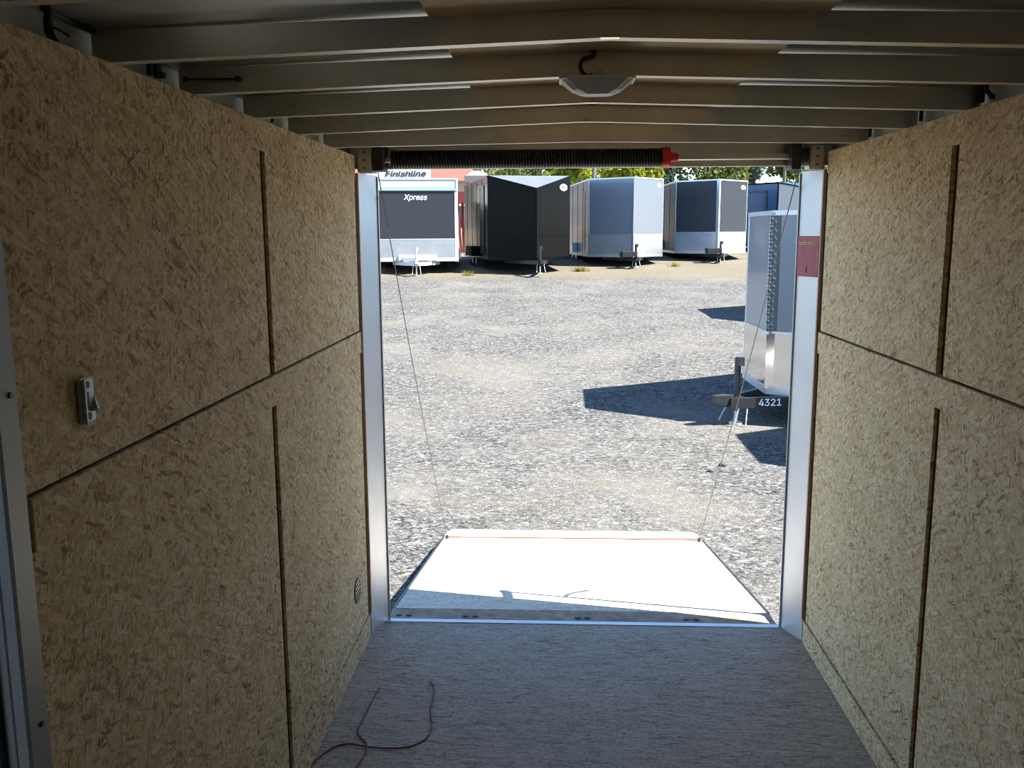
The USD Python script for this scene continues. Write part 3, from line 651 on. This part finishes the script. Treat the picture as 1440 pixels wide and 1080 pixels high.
# far row
def far_row():
    tr, info = trailer('cargo_trailer', 'white-trimmed flat-fronted trailer with charcoal front, leftmost of the far row', (-4.40, 27.9), 8.5, 2.56, 2.44, 5.5, .46, .0, .0, 'charcoal_paint', 'white_paint', 'mirror_guard', 'white_paint', 'white_paint', .62,
                       tongue=(1.05, 'white_paint'), ground=.42, emblem=('text', .5, 1.80, .155, 'Xpress'), panel_drop=.38)
    h, z0, z1, _ = info
    # the raked bright cap along its top
    obj('front_cap', hull([(-h, -.03, z1 - .34), (h, -.03, z1 - .34), (-h, .0, z1 - .34), (h, .0, z1 - .34), (-h, .35, z1 + .03), (h, .35, z1 + .03), (-h, .45, z1 - .02), (h, .45, z1 - .02), (-h, .10, z1 - .02), (h, .10, z1 - .02)]), 'cap_white', tr, smooth=False, label='bright raked metal cap')
    obj('cap_lip', box(-h, h, -.045, -.031, z1 - .37, z1 - .33), 'trim_silver', tr)
    obj('tongue_box', [box(-.55, .62, -.20, -.02, .42, .60, .02)], 'white_paint', tr)
    obj('battery_box', box(-.42, .02, -.36, -.21, .40, .54, .02), 'plate_zinc', tr)
    for s in (-1, 1): obj('front_frame', box(s * (h - .09), s * h, -.02, -.001, z0 - .05, z1 - .38), 'white_paint', tr)
    obj('front_frame', box(-h + .09, h - .09, -.025, -.014, z0 - .05, z0 + .06), 'white_paint', tr)

    trailer('cargo_trailer', 'grey V-nosed trailer hidden behind the left jamb, beside the leftmost of the far row', (-8.3, 26.9), 9.0, 2.5, 2.4, 5.0, .42, 1.0, .0, 'pewter_paint', 'pewter_paint', 'mirror_guard', 'trim_silver', 'trim_silver', .62, ground=.40)
    tr, info = trailer('cargo_trailer', 'glossy black V-nosed trailer, second from the left in the far row', (-.70, 27.3), 13.0, 2.56, 2.47, 5.6, .42, 1.15, .42, 'black_paint', 'black_paint', 'black_guard', 'black_paint', 'black_guard', .66,
                       tongue=(.75, 'black_steel'), ground=.50, emblem=('oval', .80, 2.12, .20, ''))
    h, z0, z1, _ = info
    obj('nose_roof', hull([(-h + .03, 1.15, z1 + .004), (h - .03, 1.15, z1 + .004), (0, .02, z1 - .416), (-h + .03, 1.15, z1 + .012), (h - .03, 1.15, z1 + .012), (0, .02, z1 - .408)]), 'mirror_guard', tr, smooth=False, label='bright sloping nose roof')
    obj('side_door', [box(-h - .012, -h - .001, 1.9, 2.75, z0 + .1, z1 - .25), box(-h - .02, -h - .012, 1.88, 1.91, z0 + .1, z1 - .25), box(-h - .02, -h - .012, 2.74, 2.77, z0 + .1, z1 - .25)], 'graphite_paint', tr)

    tr, info = trailer('cargo_trailer', 'pewter V-nosed trailer with a pale sunlit right face, middle of the far row', (2.36, 29.95), 7.5, 2.52, 2.50, 5.6, .36, 1.15, .0, 'pewter_paint', 'blue_paint', 'mirror_guard', 'trim_silver', 'pewter_paint', .68,
                       tongue=(.75, 'black_steel'), ground=.57, emblem=('oval', .84, 2.28, .13, ''))
    obj('tongue_box', box(-.45, .03, -.60, -.12, .33, .50, .01), 'black_steel', tr)
    h, z0, z1, _ = info
    obj('side_door', [box(-h - .012, -h - .001, 1.9, 2.75, z0 + .1, z1 - .35), box(-h - .022, -h - .012, 2.3, 2.34, z0 + .1, z1 - .25)], 'blue_paint', tr)
    tr, info = trailer('cargo_trailer', 'dark charcoal V-nosed trailer with bright nose strip, fourth from the left in the far row', (5.43, 31.95), 3.0, 2.52, 2.46, 5.6, .36, 1.15, .0, 'charcoal_paint', 'graphite_paint', 'mirror_guard', 'trim_silver', 'trim_silver', .68,
                       tongue=(.75, 'black_steel'), ground=.63, emblem=('oval', .84, 2.22, .15, ''))
    obj('tongue_box', box(-.45, .03, -.60, -.12, .33, .50, .01), 'black_steel', tr)
    tr, info = trailer('cargo_trailer', 'navy blue trailer with a black-framed side door, rightmost of the far row', (10.45, 38.2), 38.0, 2.60, 2.50, 3.5, .30, .9, .28, 'pewter_paint', 'navy_paint', 'navy_paint', 'black_paint', 'black_paint', .5,
                       tongue=(.75, 'black_steel'), ground=.85)
    h, z0, z1, _ = info
    dr = obj('side_door', box(-h - .014, -h - .001, 1.5, 2.5, z0 + .10, z1 - .38), 'navy_paint', tr)
    obj('door_frame', [box(-h - .03, -h - .001, 1.42, 1.5, z0 + .1, z1 - .30), box(-h - .03, -h - .001, 2.5, 2.58, z0 + .1, z1 - .30), box(-h - .03, -h - .001, 1.42, 2.58, z1 - .38, z1 - .30)], 'black_steel', tr)
far_row()

# ------------------------------------------------------------------ beyond the row
def background():
    g = ground_z(60.0)
    b = thing('building', 'tan building with red roof and white shop sign behind the leftmost trailer', 'building', loc=(-9.6, 61, g))
    obj('wall', box(-7, 4.2, 0, 8, 0, 4.35), 'building_wall', b)
    obj('roof', hull([(-7.4, -.5, 4.2), (4.3, -.5, 4.2), (-7.4, 8.5, 4.2), (4.3, 8.5, 4.2), (-7.0, 4, 6.1), (2.9, 4, 6.1)]), 'roof_red', b, smooth=False)
    s = obj('sign', box(-3.0, 1.25, -.75, -.55, 3.95, 5.15, .02), 'sign_white', b, label='white shop sign with dark slanted letters')
    m = meshkit.text_mesh('Finishline', .34, .03, bold=True); m.vertices[:, 0] += .25 * m.vertices[:, 1]; k = 2.7 / np.ptp(m.vertices[:, 0]); m.vertices[:, 0] *= k
    m.apply_transform(trimesh.transformations.rotation_matrix(np.pi / 2, (1, 0, 0))); m.apply_translation((-1.75, -.755, 4.50)); obj('lettering', m, 'ink', s)
    for x in (-2.6, .9): obj('sign_post', box(x - .06, x + .06, -.53, -.40, 0, 4.4), 'pole_wood', b)
    obj('window', box(2.2, 3.4, -.02, .0, 1.2, 2.6), 'window_dark', b)
    g = ground_z(44.0)
    v = thing('box_truck', 'pale grey box truck seen in the gap left of the black trailer', 'truck', loc=(-3.78, 42.5, g), rotz=1)
    obj('cargo_box', box(-.56, .56, 0, 4.2, .9, 3.45, .03), 'truck_grey', v)
    obj('roof_pod', hull([(-.5, .4, 3.46), (.5, .4, 3.46), (-.25, .8, 3.68), (.25, .8, 3.68), (-.5, 2, 3.46), (.5, 2, 3.46)]), 'white_decal', v)
    obj('rear_window', box(-.42, .42, -.03, 0, 2.55, 2.85, .01), 'window_dark', v); 
    for x in (-.4, .1): obj('marker', cyl((x, -.04, 3.05), (x, 0, 3.05), .09, 12), 'window_dark', v)
    for sx in (-1, 1):
        for yy in (.9, 3.4): obj('wheel', cyl((sx * .55, yy, .4), (sx * .35, yy, .4), .4, 24), 'tire', v)
    obj('chassis', box(-.33, .33, .1, 4.1, .5, .895), 'black_steel', v)
    g = ground_z(38.5)
    r = thing('red_stand', 'faded red metal stand in the gap right of the leftmost trailer', 'stand', loc=(-4.05, 38.5, g))
    obj('head', box(-.26, .26, -.15, .15, 2.05, 2.55, .02), 'red_faded', r)
    for dx in (-1, 1): obj('leg', bar((dx * .2, 0, 2.06), (dx * .06, 0, .0), .10, .10), 'red_faded', r)
    obj('leg', bar((0, .1, 2.06), (0, .5, 0), .1, .1), 'red_faded', r)
    # utility poles
    for x, y, lab in ((1.96, 52, 'dark utility pole above the middle trailer'), (14.4, 60, 'dark utility pole above the navy trailer at right')):
        p = thing('utility_pole', lab, 'pole', loc=(x, y, ground_z(y)))
        obj('post', cyl((0, 0, -.3), (0, 0, 9.5), .13, 12, .09), 'pole_wood', p); obj('crossarm', box(-1.0, 1.0, -.06, .06, 8.7, 8.85), 'pole_wood', p)
    # trees
    rs = np.random.RandomState(5)
    def tree(x, y, hgt, rad, leaf, lab, n=5200, size=.30, low=.25):
        t = thing('tree', lab, 'tree', loc=(x, y, ground_z(y)))
        obj('trunk', [cyl((0, 0, -.2), (0, 0, hgt * .6), .2, 10, .1)] + [bar((0, 0, hgt * (.3 + .06 * k)), (rad * .55 * math.cos(k * 2.4), rad * .55 * math.sin(k * 2.4), hgt * (.55 + .06 * k)), .09, .09) for k in range(5)], 'bark', t)
        nc = 26; c = rs.normal(size=(nc, 3)); c /= np.linalg.norm(c, axis=1)[:, None]; c *= rs.uniform(.35, .95, (nc, 1))
        c = c * [rad, rad, hgt * (1 - low) / 2] + [0, 0, hgt * (1 + low) / 2]; cr = rs.uniform(.22, .42, nc) * rad
        k = rs.randint(0, nc, n); d = rs.normal(size=(n, 3)); d /= np.linalg.norm(d, axis=1)[:, None]; p = c[k] + d * (cr[k] * rs.uniform(.55, 1, n))[:, None]
        a = rs.normal(size=(n, 3)); a /= np.linalg.norm(a, axis=1)[:, None]; b = np.cross(a, rs.normal(size=(n, 3))); b /= np.linalg.norm(b, axis=1)[:, None]
        s = size * rs.uniform(.6, 1.2, (n, 1)); v = np.stack([p - a * s / 2, p + b * s / 3, p + a * s / 2, p - b * s / 3], 1).reshape(-1, 3)
        f = np.arange(4 * n).reshape(n, 4); obj('crown', (v, f), leaf, t, smooth=False)
    for a in ((-1.3, 66, 8.6, 3.2, 'leaf_mid', 'olive green tree behind the black trailer'),
              (.55, 55.5, 6.5, 1.5, 'leaf_bright', 'yellow-green tree above the gap between black and pewter trailers'),
              (4.6, 60, 7.2, 2.6, 'leaf_bright', 'yellow-green rounded tree above the pewter trailer'),
              (7.3, 70, 8.0, 2.4, 'leaf_dark', 'dark bluish tree between the yellow-green and olive trees'),
              (9.9, 62, 9.0, 2.8, 'leaf_mid', 'broad olive green tree above the charcoal trailer'),
              (12.2, 66, 8.0, 2.0, 'leaf_dark', 'dark thin tree left of the right-hand pole'),
              (17.9, 70, 8.8, 2.2, 'leaf_mid', 'olive tree right of the right-hand pole'),
              (3.0, 78, 8.6, 3.4, 'leaf_mid', 'hazy olive tree farther back above the pewter trailer'),
              (-6.0, 80, 10.0, 4.0, 'leaf_mid', 'tall olive tree behind the red roofed building'),
              (27.0, 76, 9.5, 4.0, 'leaf_mid', 'wide olive tree hidden behind the right jamb'),
              (-16.0, 74, 10.0, 4.5, 'leaf_dark', 'dark tree hidden behind the left jamb'),
              (-27.0, 66, 10.5, 4.6, 'leaf_mid', 'olive tree far to the left, hidden behind the left wall'),
              (-38.0, 70, 11.0, 5.0, 'leaf_dark', 'dark tree farthest to the left, hidden behind the left wall'),
              (38.0, 72, 10.0, 4.6, 'leaf_mid', 'olive tree far to the right, hidden behind the right wall')):
        tree(*a)
    # dry grass along the far row
    def tufts(name, spots, lab):
        v, f = [], []
        for x, y, r, n in spots:
            for k in range(n):
                px, py = x + rs.normal() * r, y + rs.normal() * r * .5; gz = ground_z(py); hh = rs.uniform(.06, .2); a = rs.uniform(0, 6.28); lx, ly = rs.normal() * .06, rs.normal() * .06; w = .012
                i = len(v); v += [(px - w * math.cos(a), py - w * math.sin(a), gz - .01), (px + w * math.cos(a), py + w * math.sin(a), gz - .01), (px + lx, py + ly, gz + hh)]; f.append((i, i + 1, i + 2))
        obj(name, (np.array(v), np.array(f)), 'grass_dry', smooth=False, label=lab, category='grass', kind='stuff')
    tufts('dry_grass', [(.62, 28.6, .12, 170)], 'yellow-green dry grass between the black and pewter trailers')
    tufts('dry_grass', [(-2.75, 27.3, .10, 60)], 'thin dry grass between the leftmost and black trailers')
    tufts('dry_grass', [(3.78, 30.3, .10, 60)], 'thin dry grass between the pewter and charcoal trailers')
    for x, y, s, lab in ((1.38, 8.0, .030, 'small dark stone lying alone on the gravel, farther right'), (1.24, 7.8, .024, 'small dark stone lying alone on the gravel, farther left')):
        m = trimesh.creation.icosphere(2, 1.0); m.vertices *= (1 + .5 * (meshkit.fbm(m.vertices * 1.7 + x * 9, 3) - .5))[:, None]; m.vertices *= [s * 1.3, s, s * .7]; m.apply_translation((x, y, ground_z(y) + s * .35))
        obj('stone', m, 'stone_dark', smooth=True, label=lab, category='stone')
background()
